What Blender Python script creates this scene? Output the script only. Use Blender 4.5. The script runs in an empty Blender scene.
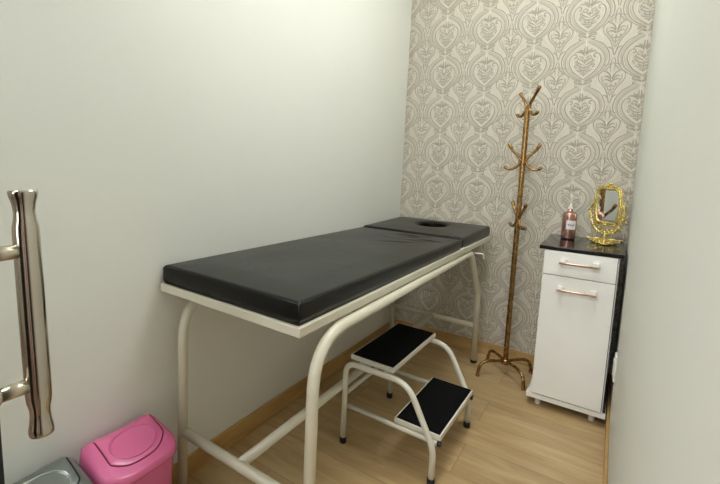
import bpy, bmesh, math, random
from mathutils import Vector, Matrix
random.seed(7)
PI = math.pi
scene = bpy.context.scene
COL = scene.collection

# ------------------------------------------------------------------ materials
def srgb(r, g, b):
    def f(c):
        c /= 255.0
        return c / 12.92 if c <= 0.04045 else ((c + 0.055) / 1.055) ** 2.4
    return (f(r), f(g), f(b), 1.0)

def base_mat(name, col, rough=0.5, metal=0.0, coat=0.0, spec=0.5):
    m = bpy.data.materials.new(name); m.use_nodes = True
    nt = m.node_tree; b = nt.nodes['Principled BSDF']
    b.inputs['Base Color'].default_value = col
    b.inputs['Roughness'].default_value = rough
    b.inputs['Metallic'].default_value = metal
    b.inputs['Coat Weight'].default_value = coat
    b.inputs['Coat Roughness'].default_value = 0.05
    b.inputs['Specular IOR Level'].default_value = spec
    return m, nt, b

def mat(name, col, rough=0.5, metal=0.0, coat=0.0, spec=0.5, var=0.06, nscale=12.0,
        bump=0.0, bscale=200.0, rvar=0.0, bdist=0.001):
    """principled surface with procedural colour / roughness / bump variation"""
    m, nt, b = base_mat(name, col, rough, metal, coat, spec)
    tc = nt.nodes.new('ShaderNodeTexCoord')
    n = nt.nodes.new('ShaderNodeTexNoise'); n.inputs['Scale'].default_value = nscale
    n.inputs['Detail'].default_value = 5
    nt.links.new(tc.outputs['Object'], n.inputs['Vector'])
    r = nt.nodes.new('ShaderNodeValToRGB')
    c0 = tuple(c * (1 - var) for c in col[:3]) + (1,)
    c1 = tuple(min(1, c * (1 + var)) for c in col[:3]) + (1,)
    r.color_ramp.elements[0].position = 0.3; r.color_ramp.elements[1].position = 0.7
    r.color_ramp.elements[0].color = c0; r.color_ramp.elements[1].color = c1
    nt.links.new(n.outputs['Fac'], r.inputs['Fac'])
    nt.links.new(r.outputs['Color'], b.inputs['Base Color'])
    if rvar:
        mr = nt.nodes.new('ShaderNodeMapRange')
        mr.inputs['To Min'].default_value = max(0, rough - rvar); mr.inputs['To Max'].default_value = rough + rvar
        nt.links.new(n.outputs['Fac'], mr.inputs['Value']); nt.links.new(mr.outputs['Result'], b.inputs['Roughness'])
    if bump:
        n2 = nt.nodes.new('ShaderNodeTexNoise'); n2.inputs['Scale'].default_value = bscale
        n2.inputs['Detail'].default_value = 3
        nt.links.new(tc.outputs['Object'], n2.inputs['Vector'])
        bp = nt.nodes.new('ShaderNodeBump'); bp.inputs['Strength'].default_value = bump
        bp.inputs['Distance'].default_value = bdist
        nt.links.new(n2.outputs['Fac'], bp.inputs['Height']); nt.links.new(bp.outputs['Normal'], b.inputs['Normal'])
    return m

M = {}
M['wall'] = mat('painted_wall', srgb(228, 229, 221), 0.75, spec=0.3, var=0.012, nscale=2.0, bump=0.12, bscale=60)
M['ceiling'] = mat('ceiling_paint', srgb(232, 231, 224), 0.8, var=0.01)
M['paper'] = mat('wallpaper_base', srgb(203, 197, 182), 0.55, var=0.03, nscale=9, bump=0.25, bscale=420)
M['paper_band'] = mat('wallpaper_satin_band', srgb(184, 177, 162), 0.42, var=0.06, nscale=160, bump=0.5, bscale=700)
M['paper_line'] = mat('wallpaper_relief_line', srgb(169, 161, 146), 0.36, var=0.06, nscale=60, bump=0.3, bscale=500)
M['paper_hi'] = mat('wallpaper_pale_line_highlight', srgb(220, 215, 201), 0.3, var=0.05, nscale=60, bump=0.3, bscale=500)  # pale pattern lines, also highlights painted beside the relief lines
M['cream'] = mat('cream_enamel', srgb(214, 209, 190), 0.33, var=0.03, nscale=9, coat=0.25, bump=0.08, bscale=90)
M['cream2'] = mat('white_enamel', srgb(219, 217, 203), 0.33, var=0.03, nscale=9, coat=0.25, bump=0.08, bscale=90)
M['rubber'] = mat('black_rubber', srgb(16, 14, 16), 0.45, var=0.15)
M['tread'] = mat('ribbed_black_rubber', srgb(13, 13, 14), 0.9, var=0.1, spec=0.12, bump=0.4, bscale=400)
M['bronze'] = mat('antique_bronze', srgb(156, 122, 76), 0.27, metal=0.95, var=0.10, nscale=40, bump=0.05, bscale=150, rvar=0.08)
M['gold'] = mat('gilded_metal', srgb(226, 206, 132), 0.25, metal=0.9, var=0.25, nscale=70, bump=0.35, bscale=260)
M['chrome'] = mat('polished_steel', srgb(196, 188, 176), 0.13, metal=1.0, var=0.03, rvar=0.03)
M['satin'] = mat('satin_steel', srgb(206, 198, 180), 0.32, metal=1.0, var=0.05, bump=0.15, bscale=300)
M['pull'] = mat('chrome_rose_reflection', srgb(214, 190, 172), 0.16, metal=1.0, var=0.03)  # rose reflection is tinted into the chrome colour
M['white_lac'] = mat('white_gloss_lacquer', srgb(236, 236, 231), 0.22, var=0.01, coat=0.5)
M['edge'] = mat('white_edge_banding', srgb(216, 212, 214), 0.4, var=0.02)
M['blacktop'] = mat('black_gloss_laminate', srgb(22, 17, 16), 0.12, var=0.2, nscale=60, coat=0.1, spec=0.35)
M['blackside'] = mat('dark_brown_laminate', srgb(24, 18, 17), 0.45, var=0.2, nscale=30)
M['gap'] = mat('dark_joint', srgb(40, 38, 36), 0.8, var=0.05)
M['plastic'] = mat('white_plastic', srgb(232, 231, 222), 0.35, var=0.02)
M['label'] = mat('paper_label', srgb(228, 222, 222), 0.6, var=0.02)
M['ink'] = mat('label_ink', srgb(60, 55, 70), 0.6, var=0.05)
M['pink'] = mat('pink_plastic', srgb(221, 110, 158), 0.25, var=0.02, bump=0.1, bscale=300, coat=0.1)
M['pinkdark'] = mat('lid_groove', srgb(120, 22, 60), 0.6, var=0.05)
M['silver'] = mat('silver_plastic', srgb(120, 125, 121), 0.34, metal=0.45, var=0.03, bump=0.15, bscale=500)
M['silverhi'] = mat('silver_plastic_rim', srgb(196, 199, 194), 0.25, metal=0.5, var=0.03)
M['silverdark'] = mat('lid_groove_dark', srgb(16, 18, 18), 0.6, var=0.05)
M['doorblack'] = mat('black_aluminium', srgb(14, 16, 18), 0.4, var=0.1)
M['carpet'] = mat('hall_floor', srgb(120, 96, 80), 0.6, var=0.08)
M['hall'] = mat('hall_paint', srgb(190, 182, 170), 0.7, var=0.02)
M['reflect_red'] = mat('hall_panel_red', srgb(140, 40, 50), 0.6, var=0.05)  # colour of the added panel that the steel reflects

# black vinyl
def vinyl():
    m, nt, b = base_mat('black_vinyl', srgb(7, 7, 6), 0.30, spec=0.30)
    tc = nt.nodes.new('ShaderNodeTexCoord')
    v = nt.nodes.new('ShaderNodeTexVoronoi'); v.inputs['Scale'].default_value = 420
    n = nt.nodes.new('ShaderNodeTexNoise'); n.inputs['Scale'].default_value = 5; n.inputs['Detail'].default_value = 6
    nt.links.new(tc.outputs['Object'], v.inputs['Vector']); nt.links.new(tc.outputs['Object'], n.inputs['Vector'])
    b1 = nt.nodes.new('ShaderNodeBump'); b1.inputs['Strength'].default_value = 0.12; b1.inputs['Distance'].default_value = 0.0006
    b2 = nt.nodes.new('ShaderNodeBump'); b2.inputs['Strength'].default_value = 0.35; b2.inputs['Distance'].default_value = 0.006
    nt.links.new(v.outputs['Distance'], b1.inputs['Height']); nt.links.new(n.outputs['Fac'], b2.inputs['Height'])
    nt.links.new(b2.outputs['Normal'], b1.inputs['Normal']); nt.links.new(b1.outputs['Normal'], b.inputs['Normal'])
    mr = nt.nodes.new('ShaderNodeMapRange'); mr.inputs['To Min'].default_value = 0.24; mr.inputs['To Max'].default_value = 0.36
    nt.links.new(n.outputs['Fac'], mr.inputs['Value']); nt.links.new(mr.outputs['Result'], b.inputs['Roughness'])
    return m
M['vinyl'] = vinyl()

# planks running along x, joints every second row at x = 0.763
def wood(name, light, dark, seams=True, rough=0.33, along='X'):
    m, nt, b = base_mat(name, light, rough, coat=0.1)
    tc = nt.nodes.new('ShaderNodeTexCoord')
    mp = nt.nodes.new('ShaderNodeMapping')
    nt.links.new(tc.outputs['Object'], mp.inputs['Vector'])
    if along == 'Y': mp.inputs['Rotation'].default_value = (0, 0, PI / 2)
    grain = nt.nodes.new('ShaderNodeTexNoise'); grain.inputs['Scale'].default_value = 1.0
    grain.inputs['Detail'].default_value = 8; grain.inputs['Roughness'].default_value = 0.62; grain.inputs['Distortion'].default_value = 0.9
    ms = nt.nodes.new('ShaderNodeMapping'); ms.inputs['Scale'].default_value = (2.2, 19, 19)
    nt.links.new(mp.outputs['Vector'], ms.inputs['Vector'])
    big = nt.nodes.new('ShaderNodeTexNoise'); big.inputs['Scale'].default_value = 1.0; big.inputs['Detail'].default_value = 3
    mb = nt.nodes.new('ShaderNodeMapping'); mb.inputs['Scale'].default_value = (2.4, 8, 8)
    nt.links.new(mp.outputs['Vector'], mb.inputs['Vector'])
    nt.links.new(mb.outputs['Vector'], big.inputs['Vector'])
    r = nt.nodes.new('ShaderNodeValToRGB')
    r.color_ramp.elements[0].position = 0.28; r.color_ramp.elements[0].color = dark
    r.color_ramp.elements[1].position = 0.62; r.color_ramp.elements[1].color = light
    r2 = nt.nodes.new('ShaderNodeMix'); r2.data_type = 'RGBA'; r2.blend_type = 'MULTIPLY'; r2.inputs[0].default_value = 1.0
    rb = nt.nodes.new('ShaderNodeValToRGB')
    rb.color_ramp.elements[0].position = 0.3; rb.color_ramp.elements[0].color = (0.80, 0.78, 0.74, 1)
    rb.color_ramp.elements[1].position = 0.7; rb.color_ramp.elements[1].color = (1, 1, 1, 1)
    nt.links.new(big.outputs['Fac'], rb.inputs['Fac'])
    nt.links.new(grain.outputs['Fac'], r.inputs['Fac'])
    nt.links.new(r.outputs['Color'], r2.inputs[6]); nt.links.new(rb.outputs['Color'], r2.inputs[7])
    out = r2.outputs[2]
    if seams:
        br = nt.nodes.new('ShaderNodeTexBrick')
        br.offset = 0.42; br.offset_frequency = 2
        br.inputs['Scale'].default_value = 1.0
        br.inputs['Brick Width'].default_value = 1.29; br.inputs['Row Height'].default_value = 0.2085
        br.inputs['Mortar Size'].default_value = 0.0011; br.inputs['Mortar Smooth'].default_value = 0.2
        br.inputs['Color1'].default_value = (0.86, 0.86, 0.86, 1); br.inputs['Color2'].default_value = (1.0, 0.99, 0.97, 1)
        br.inputs['Mortar'].default_value = (0.42, 0.36, 0.29, 1)
        mr = nt.nodes.new('ShaderNodeMapping')
        mr.inputs['Location'].default_value = (-0.763 + 10 * 1.29, 0.548 + 20 * 0.2085, 0)
        nt.links.new(tc.outputs['Object'], mr.inputs['Vector']); nt.links.new(mr.outputs['Vector'], br.inputs['Vector'])
        mm = nt.nodes.new('ShaderNodeMix'); mm.data_type = 'RGBA'; mm.blend_type = 'MULTIPLY'; mm.inputs[0].default_value = 1.0
        nt.links.new(out, mm.inputs[6]); nt.links.new(br.outputs['Color'], mm.inputs[7])
        out = mm.outputs[2]
        # shift the grain from plank to plank
        ad = nt.nodes.new('ShaderNodeVectorMath'); ad.operation = 'MULTIPLY_ADD'
        nt.links.new(br.outputs['Color'], ad.inputs[0]); ad.inputs[1].default_value = (40, 40, 40)
        nt.links.new(ms.outputs['Vector'], ad.inputs[2]); nt.links.new(ad.outputs['Vector'], grain.inputs['Vector'])
    else:
        nt.links.new(ms.outputs['Vector'], grain.inputs['Vector'])
    nt.links.new(out, b.inputs['Base Color'])
    bp = nt.nodes.new('ShaderNodeBump'); bp.inputs['Strength'].default_value = 0.12; bp.inputs['Distance'].default_value = 0.001
    nt.links.new(grain.outputs['Fac'], bp.inputs['Height']); nt.links.new(bp.outputs['Normal'], b.inputs['Normal'])
    return m
M['floor'] = wood('oak_laminate', srgb(208, 181, 136), srgb(182, 151, 106))
M['base_x'] = wood('oak_trim_x', srgb(206, 172, 118), srgb(176, 138, 84), seams=False)
M['base_y'] = wood('oak_trim_y', srgb(200, 164, 104), srgb(168, 128, 72), seams=False, along='Y')

# mirror, glass, lamp
M['mirror'] = mat('silvered_mirror', (0.86, 0.88, 0.87, 1), 0.01, metal=1.0, var=0.0)
def glass(name, col, rough=0.0):
    m, nt, b = base_mat(name, col, rough); b.inputs['Transmission Weight'].default_value = 1.0; b.inputs['IOR'].default_value = 1.45
    return m
M['glass'] = glass('door_glass', (0.93, 0.97, 0.95, 1))
M['bottle'] = mat('copper_pink_bottle', srgb(182, 140, 128), 0.26, metal=0.78, var=0.06, nscale=20, coat=0.4)
M['pumpclear'] = mat('translucent_pump', srgb(222, 219, 210), 0.3, var=0.02)
def lampmat(name, col, s):
    m, nt, b = base_mat(name, col, 0.5)
    b.inputs['Emission Color'].default_value = col; b.inputs['Emission Strength'].default_value = s
    return m

# ------------------------------------------------------------------ mesh helpers
def sm(pts, n=8, closed=False):
    P = [Vector(p) for p in pts]
    if len(P) < 3: return P
    out = []
    m = len(P)
    rng = range(m if closed else m - 1)
    for i in rng:
        if closed: a, b, c, d = P[(i - 1) % m], P[i], P[(i + 1) % m], P[(i + 2) % m]
        else: a, b, c, d = P[max(i - 1, 0)], P[i], P[i + 1], P[min(i + 2, m - 1)]
        for k in range(n):
            t = k / n
            out.append(0.5 * ((2 * b) + (-a + c) * t + (2 * a - 5 * b + 4 * c - d) * t * t + (-a + 3 * b - 3 * c + d) * t ** 3))
    if not closed: out.append(P[-1])
    return out

def fillet(pts, rads, n=8):
    """polyline with rounded corners"""
    P = [Vector(p) for p in pts]; out = [P[0]]
    for i in range(1, len(P) - 1):
        a, b, c = P[i - 1], P[i], P[i + 1]; r = rads[i - 1] if isinstance(rads, (list, tuple)) else rads
        u = (a - b).normalized(); v = (c - b).normalized()
        p0 = b + u * r; p1 = b + v * r
        for k in range(n + 1):
            t = k / n
            out.append((1 - t) ** 2 * p0 + 2 * t * (1 - t) * b + t * t * p1)
    out.append(P[-1]); return out

def tube(bm, pts, r, seg=16, closed=False, cap=True, flat=1.0, mi=0):
    P = [Vector(p) for p in pts]; n = len(P)
    rr = r if isinstance(r, (list, tuple)) else [r] * n
    T = []
    for i in range(n):
        a = P[(i - 1) % n] if closed else P[max(i - 1, 0)]
        b = P[(i + 1) % n] if closed else P[min(i + 1, n - 1)]
        T.append((b - a).normalized())
    up = Vector((0, 0, 1)) if abs(T[0].z) < 0.9 else Vector((0, 1, 0))
    N = (up - T[0] * up.dot(T[0])).normalized(); rings = []
    for i in range(n):
        if i:
            ax = T[i - 1].cross(T[i]); s = ax.length
            if s > 1e-7: N = Matrix.Rotation(math.atan2(s, T[i - 1].dot(T[i])), 3, ax / s) @ N
            N = (N - T[i] * N.dot(T[i])).normalized()
        B = T[i].cross(N)
        rings.append([bm.verts.new(P[i] + (N * math.cos(2 * PI * k / seg) + B * math.sin(2 * PI * k / seg) * flat) * rr[i]) for k in range(seg)])
    fs = []
    for i in range(n if closed else n - 1):
        a, b = rings[i], rings[(i + 1) % n]
        for k in range(seg):
            fs.append(bm.faces.new((a[k], a[(k + 1) % seg], b[(k + 1) % seg], b[k])))
    if cap and not closed:
        fs.append(bm.faces.new(list(reversed(rings[0])))); fs.append(bm.faces.new(rings[-1]))
    for f in fs: f.smooth = True; f.material_index = mi
    return fs

def box(bm, x0, x1, y0, y1, z0, z1, bev=0.0, seg=2, mi=0, M4=None):
    r = bmesh.ops.create_cube(bm, size=1.0)
    vs = r['verts']
    for v in vs:
        v.co = Vector((x0 + (v.co.x + .5) * (x1 - x0), y0 + (v.co.y + .5) * (y1 - y0), z0 + (v.co.z + .5) * (z1 - z0)))
    es = list({e for v in vs for e in v.link_edges}); fs = list({f for v in vs for f in v.link_faces})
    for f in fs: f.material_index = mi
    if bev > 0:
        rb = bmesh.ops.bevel(bm, geom=es, offset=bev, segments=seg, affect='EDGES', profile=0.6)
        vs = list({v for f in rb['faces'] for v in f.verts} | {v for v in vs if v.is_valid})
        for f in rb['faces']: f.smooth = True; f.material_index = mi
    if M4 is not None:
        for v in vs: v.co = M4 @ v.co
    return vs

def lathe(bm, prof, c=(0, 0, 0), seg=32, rfun=None, mi=0, axis='Z'):
    rings = []
    for r, z in prof:
        ring = []
        for k in range(seg):
            a = 2 * PI * k / seg; q = r * (rfun(a, z) if rfun else 1)
            if axis == 'Z': co = Vector((c[0] + q * math.cos(a), c[1] + q * math.sin(a), c[2] + z))
            else: co = Vector((c[0] + q * math.cos(a), c[1] + z, c[2] + q * math.sin(a)))
            ring.append(bm.verts.new(co))
        rings.append(ring)
    for a, b in zip(rings, rings[1:]):
        for k in range(seg):
            f = bm.faces.new((a[k], a[(k + 1) % seg], b[(k + 1) % seg], b[k])); f.smooth = True; f.material_index = mi
    f = bm.faces.new(list(reversed(rings[0]))); f.material_index = mi
    f = bm.faces.new(rings[-1]); f.material_index = mi

def ball(bm, c, r, sc=(1, 1, 1), u=10, v=7, mi=0):
    q = bmesh.ops.create_uvsphere(bm, u_segments=u, v_segments=v, radius=r)
    for w in q['verts']:
        w.co = Vector((c[0] + w.co.x * sc[0], c[1] + w.co.y * sc[1], c[2] + w.co.z * sc[2]))
        for f in w.link_faces: f.smooth = True; f.material_index = mi

def prism(bm, outline, axis, a0, a1, mi=0):
    """outline of 2-D points extruded along axis 'x' 'y' or 'z'"""
    def mk(p, t):
        if axis == 'y': return (p[0], t, p[1])
        if axis == 'x': return (t, p[0], p[1])
        return (p[0], p[1], t)
    A = [bm.verts.new(mk(p, a0)) for p in outline]; B = [bm.verts.new(mk(p, a1)) for p in outline]
    n = len(outline)
    bm.faces.new(A).material_index = mi; bm.faces.new(list(reversed(B))).material_index = mi
    for i in range(n):
        bm.faces.new((A[i], B[i], B[(i + 1) % n], A[(i + 1) % n])).material_index = mi

def obj(name, bm, mats, parent=None, label=None, cat=None, group=None, kind=None, recalc=True, sharp=False):
    if recalc: bmesh.ops.recalc_face_normals(bm, faces=bm.faces[:])
    me = bpy.data.meshes.new(name); bm.to_mesh(me); bm.free()
    if not isinstance(mats, (list, tuple)): mats = [mats]
    for m in mats: me.materials.append(m)
    o = bpy.data.objects.new(name, me); COL.objects.link(o)
    if parent is not None:
        o.parent = parent
        o.matrix_parent_inverse = parent_inv(parent)
    if label: o['label'] = label
    if cat: o['category'] = cat
    if group: o['group'] = group
    if kind: o['kind'] = kind
    return o

WM = {}
def parent_inv(p):
    # parts are modelled in world coordinates
    return world_of(p).inverted()
def world_of(o):
    m = o.matrix_basis.copy()
    if o.parent is not None: m = world_of(o.parent) @ o.matrix_parent_inverse @ m
    return m

def thing(name, label, cat, loc=(0, 0, 0), group=None, kind=None):
    o = bpy.data.objects.new(name, None); o.empty_display_size = 0.05
    COL.objects.link(o); o.location = loc
    if label: o['label'] = label
    if cat: o['category'] = cat
    if group: o['group'] = group
    if kind: o['kind'] = kind
    return o
def NB(): return bmesh.new()

# ------------------------------------------------------------------ room
W, D, H = 1.244, -2.6, 2.9
def slab(name, x0, x1, y0, y1, z0, z1, m):
    bm = NB(); box(bm, x0, x1, y0, y1, z0, z1); return obj(name, bm, m, kind='structure')
slab('floor', -0.12, W + 0.12, D, 0.12, -0.06, 0, M['floor'])
slab('ceiling', -0.12, W + 0.12, D, 0.12, H, H + 0.06, M['ceiling'])
slab('wall_left', -0.12, 0, D, 0.12, 0, H, M['wall'])
slab('wall_right', W, W + 0.12, D, 0.12, 0, H, M['wall'])
slab('wall_front', 0, W, D, D + 0.1, 2.45, H, M['wall'])
BH, BT = 0.079, 0.0115
def baseboard(name, x0, x1, y0, y1, m):
    bm = NB(); box(bm, x0, x1, y0, y1, 0, BH, 0.003, 2); obj(name, bm, m, kind='structure')
baseboard('baseboard_left', 0, BT, D + 0.01, 0, M['base_y'])
baseboard('baseboard_right', W - BT, W, D + 0.01, 0, M['base_y'])
baseboard('baseboard_back', BT, W - BT, -BT, 0, M['base_x'])

# wallpapered back wall: embossed damask built as shallow relief
bm = NB()
box(bm, 0, W, 0, 0.12, 0, H, mi=0)
PX, PZ, CX0, CZ0 = 0.247, 0.2405, 0.238, 1.728

def ribbon(pts, w, h, mi, taper=False, base=0.0):
    P = pts; n = len(P); rows = []
    for i in range(n):
        a = P[max(i - 1, 0)]; b = P[min(i + 1, n - 1)]
        d = Vector((b[0] - a[0], b[1] - a[1])); d = d.normalized() if d.length > 1e-9 else Vector((1, 0))
        nn = Vector((-d.y, d.x)); ww = w / 2
        if taper: ww *= max(0.12, math.sin(PI * min(1, max(0, (i + 0.6) / (n + 0.2)))) ** 0.6)
        rows.append([(P[i][0] + nn.x * ww * k, -base - hh, P[i][1] + nn.y * ww * k) for k, hh in ((-1, 0.0), (-0.45, h * 0.85), (0.45, h * 0.85), (1, 0.0))])
    return rows, mi

def inside(co): return 0.0 <= co[0] <= W and 0.0 <= co[2] <= H
def put(rows, mi, cx, cz, mir):
    vs = []
    for r in rows:
        q = []
        for p in r:
            co = (min(W, max(0.0, cx + (-p[0] if mir else p[0]))), p[1], min(H, max(0, cz + p[2])))
            q.append(co)
        vs.append(q)
    if all(q[1][0] in (0.0, W) for q in vs) or all(q[1][2] < BH for q in vs): return
    V = [[bm.verts.new(c) for c in q] for q in vs]
    for a, b in zip(V, V[1:]):
        for k in range(3):
            f = bm.faces.new((a[k], a[k + 1], b[k + 1], b[k])) if not mir else bm.faces.new((a[k], b[k], b[k + 1], a[k + 1]))
            f.smooth = True; f.material_index = mi

def C(pts, w, h=0.0011, mi=2, taper=False, n=5, base=0.0):
    if mi in (1, 2): w *= 1.45
    h *= 1.9
    p3 = [(x * PX, z * PZ, 0) for x, z in pts]
    q = [(v.x, v.y) for v in sm(p3, n)]
    return ribbon(q, w, h, mi, taper, base)

big = []   # half pattern of the large medallion, mirrored left/right
def L(pts, w=0.0042, mi=2, taper=False, h=0.0013, pearl=0.0):
    r = [C(pts, w, h, mi, taper)]
    if pearl: r.append(C([(x + pearl, z - 0.004) for x, z in pts], 0.0034, 0.0009, 3, taper))  # paler ribbon paints a highlight beside the embossed line
    return r
# satin band between outer and inner onion
big.append(C([(-0.02, -0.44), (-0.15, -0.34), (-0.29, -0.2), (-0.355, -0.02), (-0.335, 0.13), (-0.25, 0.26), (-0.12, 0.36), (-0.04, 0.42)], 0.015, 0.0004, 1))
# outer lines, open at the top where the roof leaves meet
big += L([(-0.02, -0.455), (-0.16, -0.385), (-0.33, -0.25), (-0.42, -0.07), (-0.415, 0.10), (-0.36, 0.22)], 0.0042, pearl=0.018)
big += L([(-0.03, -0.43), (-0.17, -0.34), (-0.29, -0.22), (-0.35, -0.05), (-0.335, 0.08), (-0.27, 0.20), (-0.16, 0.30), (-0.05, 0.365)], 0.0040, pearl=0.016)
big += L([(-0.40, 0.17), (-0.30, 0.31), (-0.18, 0.385), (-0.06, 0.455)], 0.0046, taper=True, pearl=0.015)
big += L([(-0.5, -0.42), (-0.43, -0.30), (-0.34, -0.255)], 0.0038, taper=True)
big += L([(-0.47, -0.28), (-0.46, -0.10), (-0.49, 0.02)], 0.0032, taper=True)
# inner onion ending in curls
big += L([(0.0, -0.405), (-0.1, -0.32), (-0.21, -0.2), (-0.275, -0.05), (-0.265, 0.07), (-0.215, 0.135), (-0.155, 0.125), (-0.15, 0.075), (-0.19, 0.07)], 0.0044, pearl=0.017)
big += L([(0.0, -0.36), (-0.09, -0.275), (-0.17, -0.17), (-0.205, -0.06), (-0.195, 0.02)], 0.0030, mi=3)
# crown of leaves
big += L([(-0.01, 0.10), (-0.06, 0.17), (-0.14, 0.195), (-0.2, 0.165)], 0.0062, taper=True, pearl=0.010)
big += L([(-0.02, 0.12), (-0.06, 0.205), (-0.115, 0.24)], 0.0050, taper=True)
big += L([(-0.005, 0.14), (-0.025, 0.22), (-0.01, 0.30)], 0.0055, taper=True)
big += L([(-0.02, 0.05), (-0.08, 0.09), (-0.115, 0.06), (-0.09, 0.02), (-0.06, 0.04)], 0.0040, pearl=0.008)
# scrolls in the heart
big += L([(-0.01, -0.10), (-0.08, -0.06), (-0.135, 0.0), (-0.11, 0.045)], 0.0048, taper=True, pearl=0.012)
big += L([(-0.01, -0.03), (-0.05, 0.0), (-0.035, 0.04)], 0.0046, taper=True)
big += L([(0.0, -0.16), (-0.06, -0.135), (-0.13, -0.09), (-0.18, -0.10), (-0.16, -0.14), (-0.13, -0.13)], 0.0042, pearl=0.009)
big += L([(0.0, -0.21), (-0.05, -0.20), (-0.10, -0.165)], 0.0050, taper=True)
big += L([(0.0, -0.26), (-0.05, -0.235), (-0.11, -0.22), (-0.13, -0.18)], 0.0042, taper=True)
big += L([(0.0, -0.32), (-0.035, -0.28), (-0.075, -0.27)], 0.0040, taper=True)
big += L([(-0.06, -0.17), (-0.14, -0.05), (-0.17, 0.01)], 0.0065, mi=1, taper=True)
# knot scroll between two medallions
big += L([(-0.01, 0.475), (-0.07, 0.50), (-0.13, 0.48), (-0.13, 0.44), (-0.085, 0.445)], 0.0040, pearl=0.008)
big += L([(-0.01, 0.49), (-0.08, 0.53), (-0.15, 0.535), (-0.14, 0.575), (-0.10, 0.56)], 0.0038)
mid = [C([(0, 0.2), (0, 0.27), (0, 0.35), (0, 0.42)], 0.0060, 0.0012, 3, True), C([(0, -0.34), (0, -0.2), (0, -0.1)], 0.003, 0.0011, 2, True),
       C([(0, 0.0), (0, 0.06), (0, 0.12)], 0.006, 0.0012, 3, True), C([(0, -0.07), (0, -0.02), (0, 0.03)], 0.006, 0.0012, 2, True)]
def L2(pts, *a, **k): return L([(x * 1.22, z * 1.16) for x, z in pts], *a, **k)
small = []  # fleur-de-lis cartouche between the medallions
small += L2([(-0.0, 0.36), (-0.05, 0.28), (-0.10, 0.235)], 0.0036, taper=True)
small += L2([(-0.06, 0.225), (-0.14, 0.20), (-0.185, 0.13), (-0.165, 0.03), (-0.11, -0.05), (-0.06, -0.14), (-0.03, -0.25), (-0.005, -0.38)], 0.0040, pearl=0.014)
small += L2([(-0.135, 0.13), (-0.14, 0.06), (-0.10, -0.02), (-0.05, -0.11)], 0.0060, mi=1, taper=True)
small += L2([(0.0, -0.0), (-0.045, 0.045), (-0.09, 0.055), (-0.125, 0.02)], 0.0050, taper=True, pearl=0.008)
small += L2([(0.0, 0.02), (-0.035, 0.085), (-0.085, 0.115), (-0.115, 0.09)], 0.0050, taper=True, pearl=0.008)
small += L2([(0.0, 0.06), (-0.025, 0.12), (-0.045, 0.16)], 0.0044, taper=True)
small += L2([(0.0, -0.05), (-0.04, -0.075), (-0.07, -0.045), (-0.05, -0.02)], 0.0040)
small += L2([(0.0, -0.14), (-0.035, -0.13), (-0.05, -0.09)], 0.0040, taper=True)
small += L2([(0.0, -0.24), (-0.022, -0.2), (-0.03, -0.16)], 0.0036, taper=True)
small += L2([(-0.20, 0.16), (-0.235, 0.10), (-0.20, 0.0), (-0.15, -0.07)], 0.0036, mi=3, taper=True)
small += L2([(-0.03, 0.34), (-0.09, 0.31), (-0.13, 0.33)], 0.0036, taper=True)
small += L2([(-0.02, -0.30), (-0.06, -0.24), (-0.10, -0.23)], 0.0036, taper=True)
smid = [C([(0, 0.05), (0, 0.12), (0, 0.19)], 0.0055, 0.0013, 3, True), C([(0, -0.24), (0, -0.12), (0, 0.0)], 0.0030, 0.0012, 2, True)]
for i in range(-1, 6):
    for j in range(-8, 5):
        cx, cz = CX0 + i * PX, CZ0 + j * PZ
        for rows, mi in big:
            for mir in (False, True): put(rows, mi, cx, cz, mir)
        for rows, mi in mid: put(rows, mi, cx, cz, False)
        cx += PX / 2; cz += PZ / 2
        for rows, mi in small:
            for mir in (False, True): put(rows, mi, cx, cz, mir)
        for rows, mi in smid: put(rows, mi, cx, cz, False)
obj('wall_back', bm, [M['paper'], M['paper_band'], M['paper_line'], M['paper_hi']], kind='structure', recalc=False)

# hallway outside the doorway, where the photographer stands (it shows in the polished steel)
slab('floor_hall', -1.6, 2.4, -5.2, D, -0.06, 0, M['carpet'])
slab('ceiling_hall', -1.6, 2.4, -5.2, D, H, H + 0.06, M['ceiling'])
slab('wall_hall_far', -1.6, 2.4, -5.3, -5.2, 0, H, M['hall'])
slab('wall_hall_left', -1.7, -1.6, -5.3, D, 0, H, M['hall'])
slab('wall_hall_right', 2.4, 2.5, -5.3, D, 0, H, M['hall'])
slab('reflection_panel_red', 2.36, 2.399, -4.35, -4.1, 0.0, 2.05, M['reflect_red'])  # unseen red panel, added for a thin red reflection in the pull
slab('reflection_panel_dark', 2.36, 2.399, -3.75, -3.1, 0.0, 2.05, M['doorblack'])  # unseen dark panel, added for the steel to reflect
slab('wall_hall_near_left', -1.6, -0.12, D, D + 0.1, 0, H, M['hall'])
slab('wall_hall_near_right', W + 0.12, 2.4, D, D + 0.1, 0, H, M['hall'])

# ------------------------------------------------------------------ glass door leaf with tubular pull
door = thing('door_1', None, None, (0.3, -2.56, 0), kind='structure')
bm = NB()
def leafx(z): return 0.5585 + (1.0 - z) * 0.066       # the leaf hangs slightly off plumb
for (pts) in ([(leafx(0.02) - 0.03, 0.02), (leafx(0.02), 0.02), (leafx(2.1), 2.1), (leafx(2.1) - 0.03, 2.1)],
              [(0.012, 0.02), (0.042, 0.02), (0.042, 2.1), (0.012, 2.1)],
              [(0.042, 0.02), (leafx(0.02) - 0.03, 0.02), (leafx(0.07) - 0.03, 0.07), (0.042, 0.07)],
              [(0.042, 2.05), (leafx(2.05) - 0.03, 2.05), (leafx(2.1) - 0.03, 2.1), (0.042, 2.1)]):
    prism(bm, pts, 'y', -2.568, -2.556)
obj('door_frame', bm, M['doorblack'], door)
bm = NB(); prism(bm, [(0.04, 0.068), (leafx(.068) - 0.028, 0.068), (leafx(2.052) - 0.028, 2.052), (0.04, 2.052)], 'y', -2.5645, -2.5595)
obj('glass_pane', bm, M['glass'], door)
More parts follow.
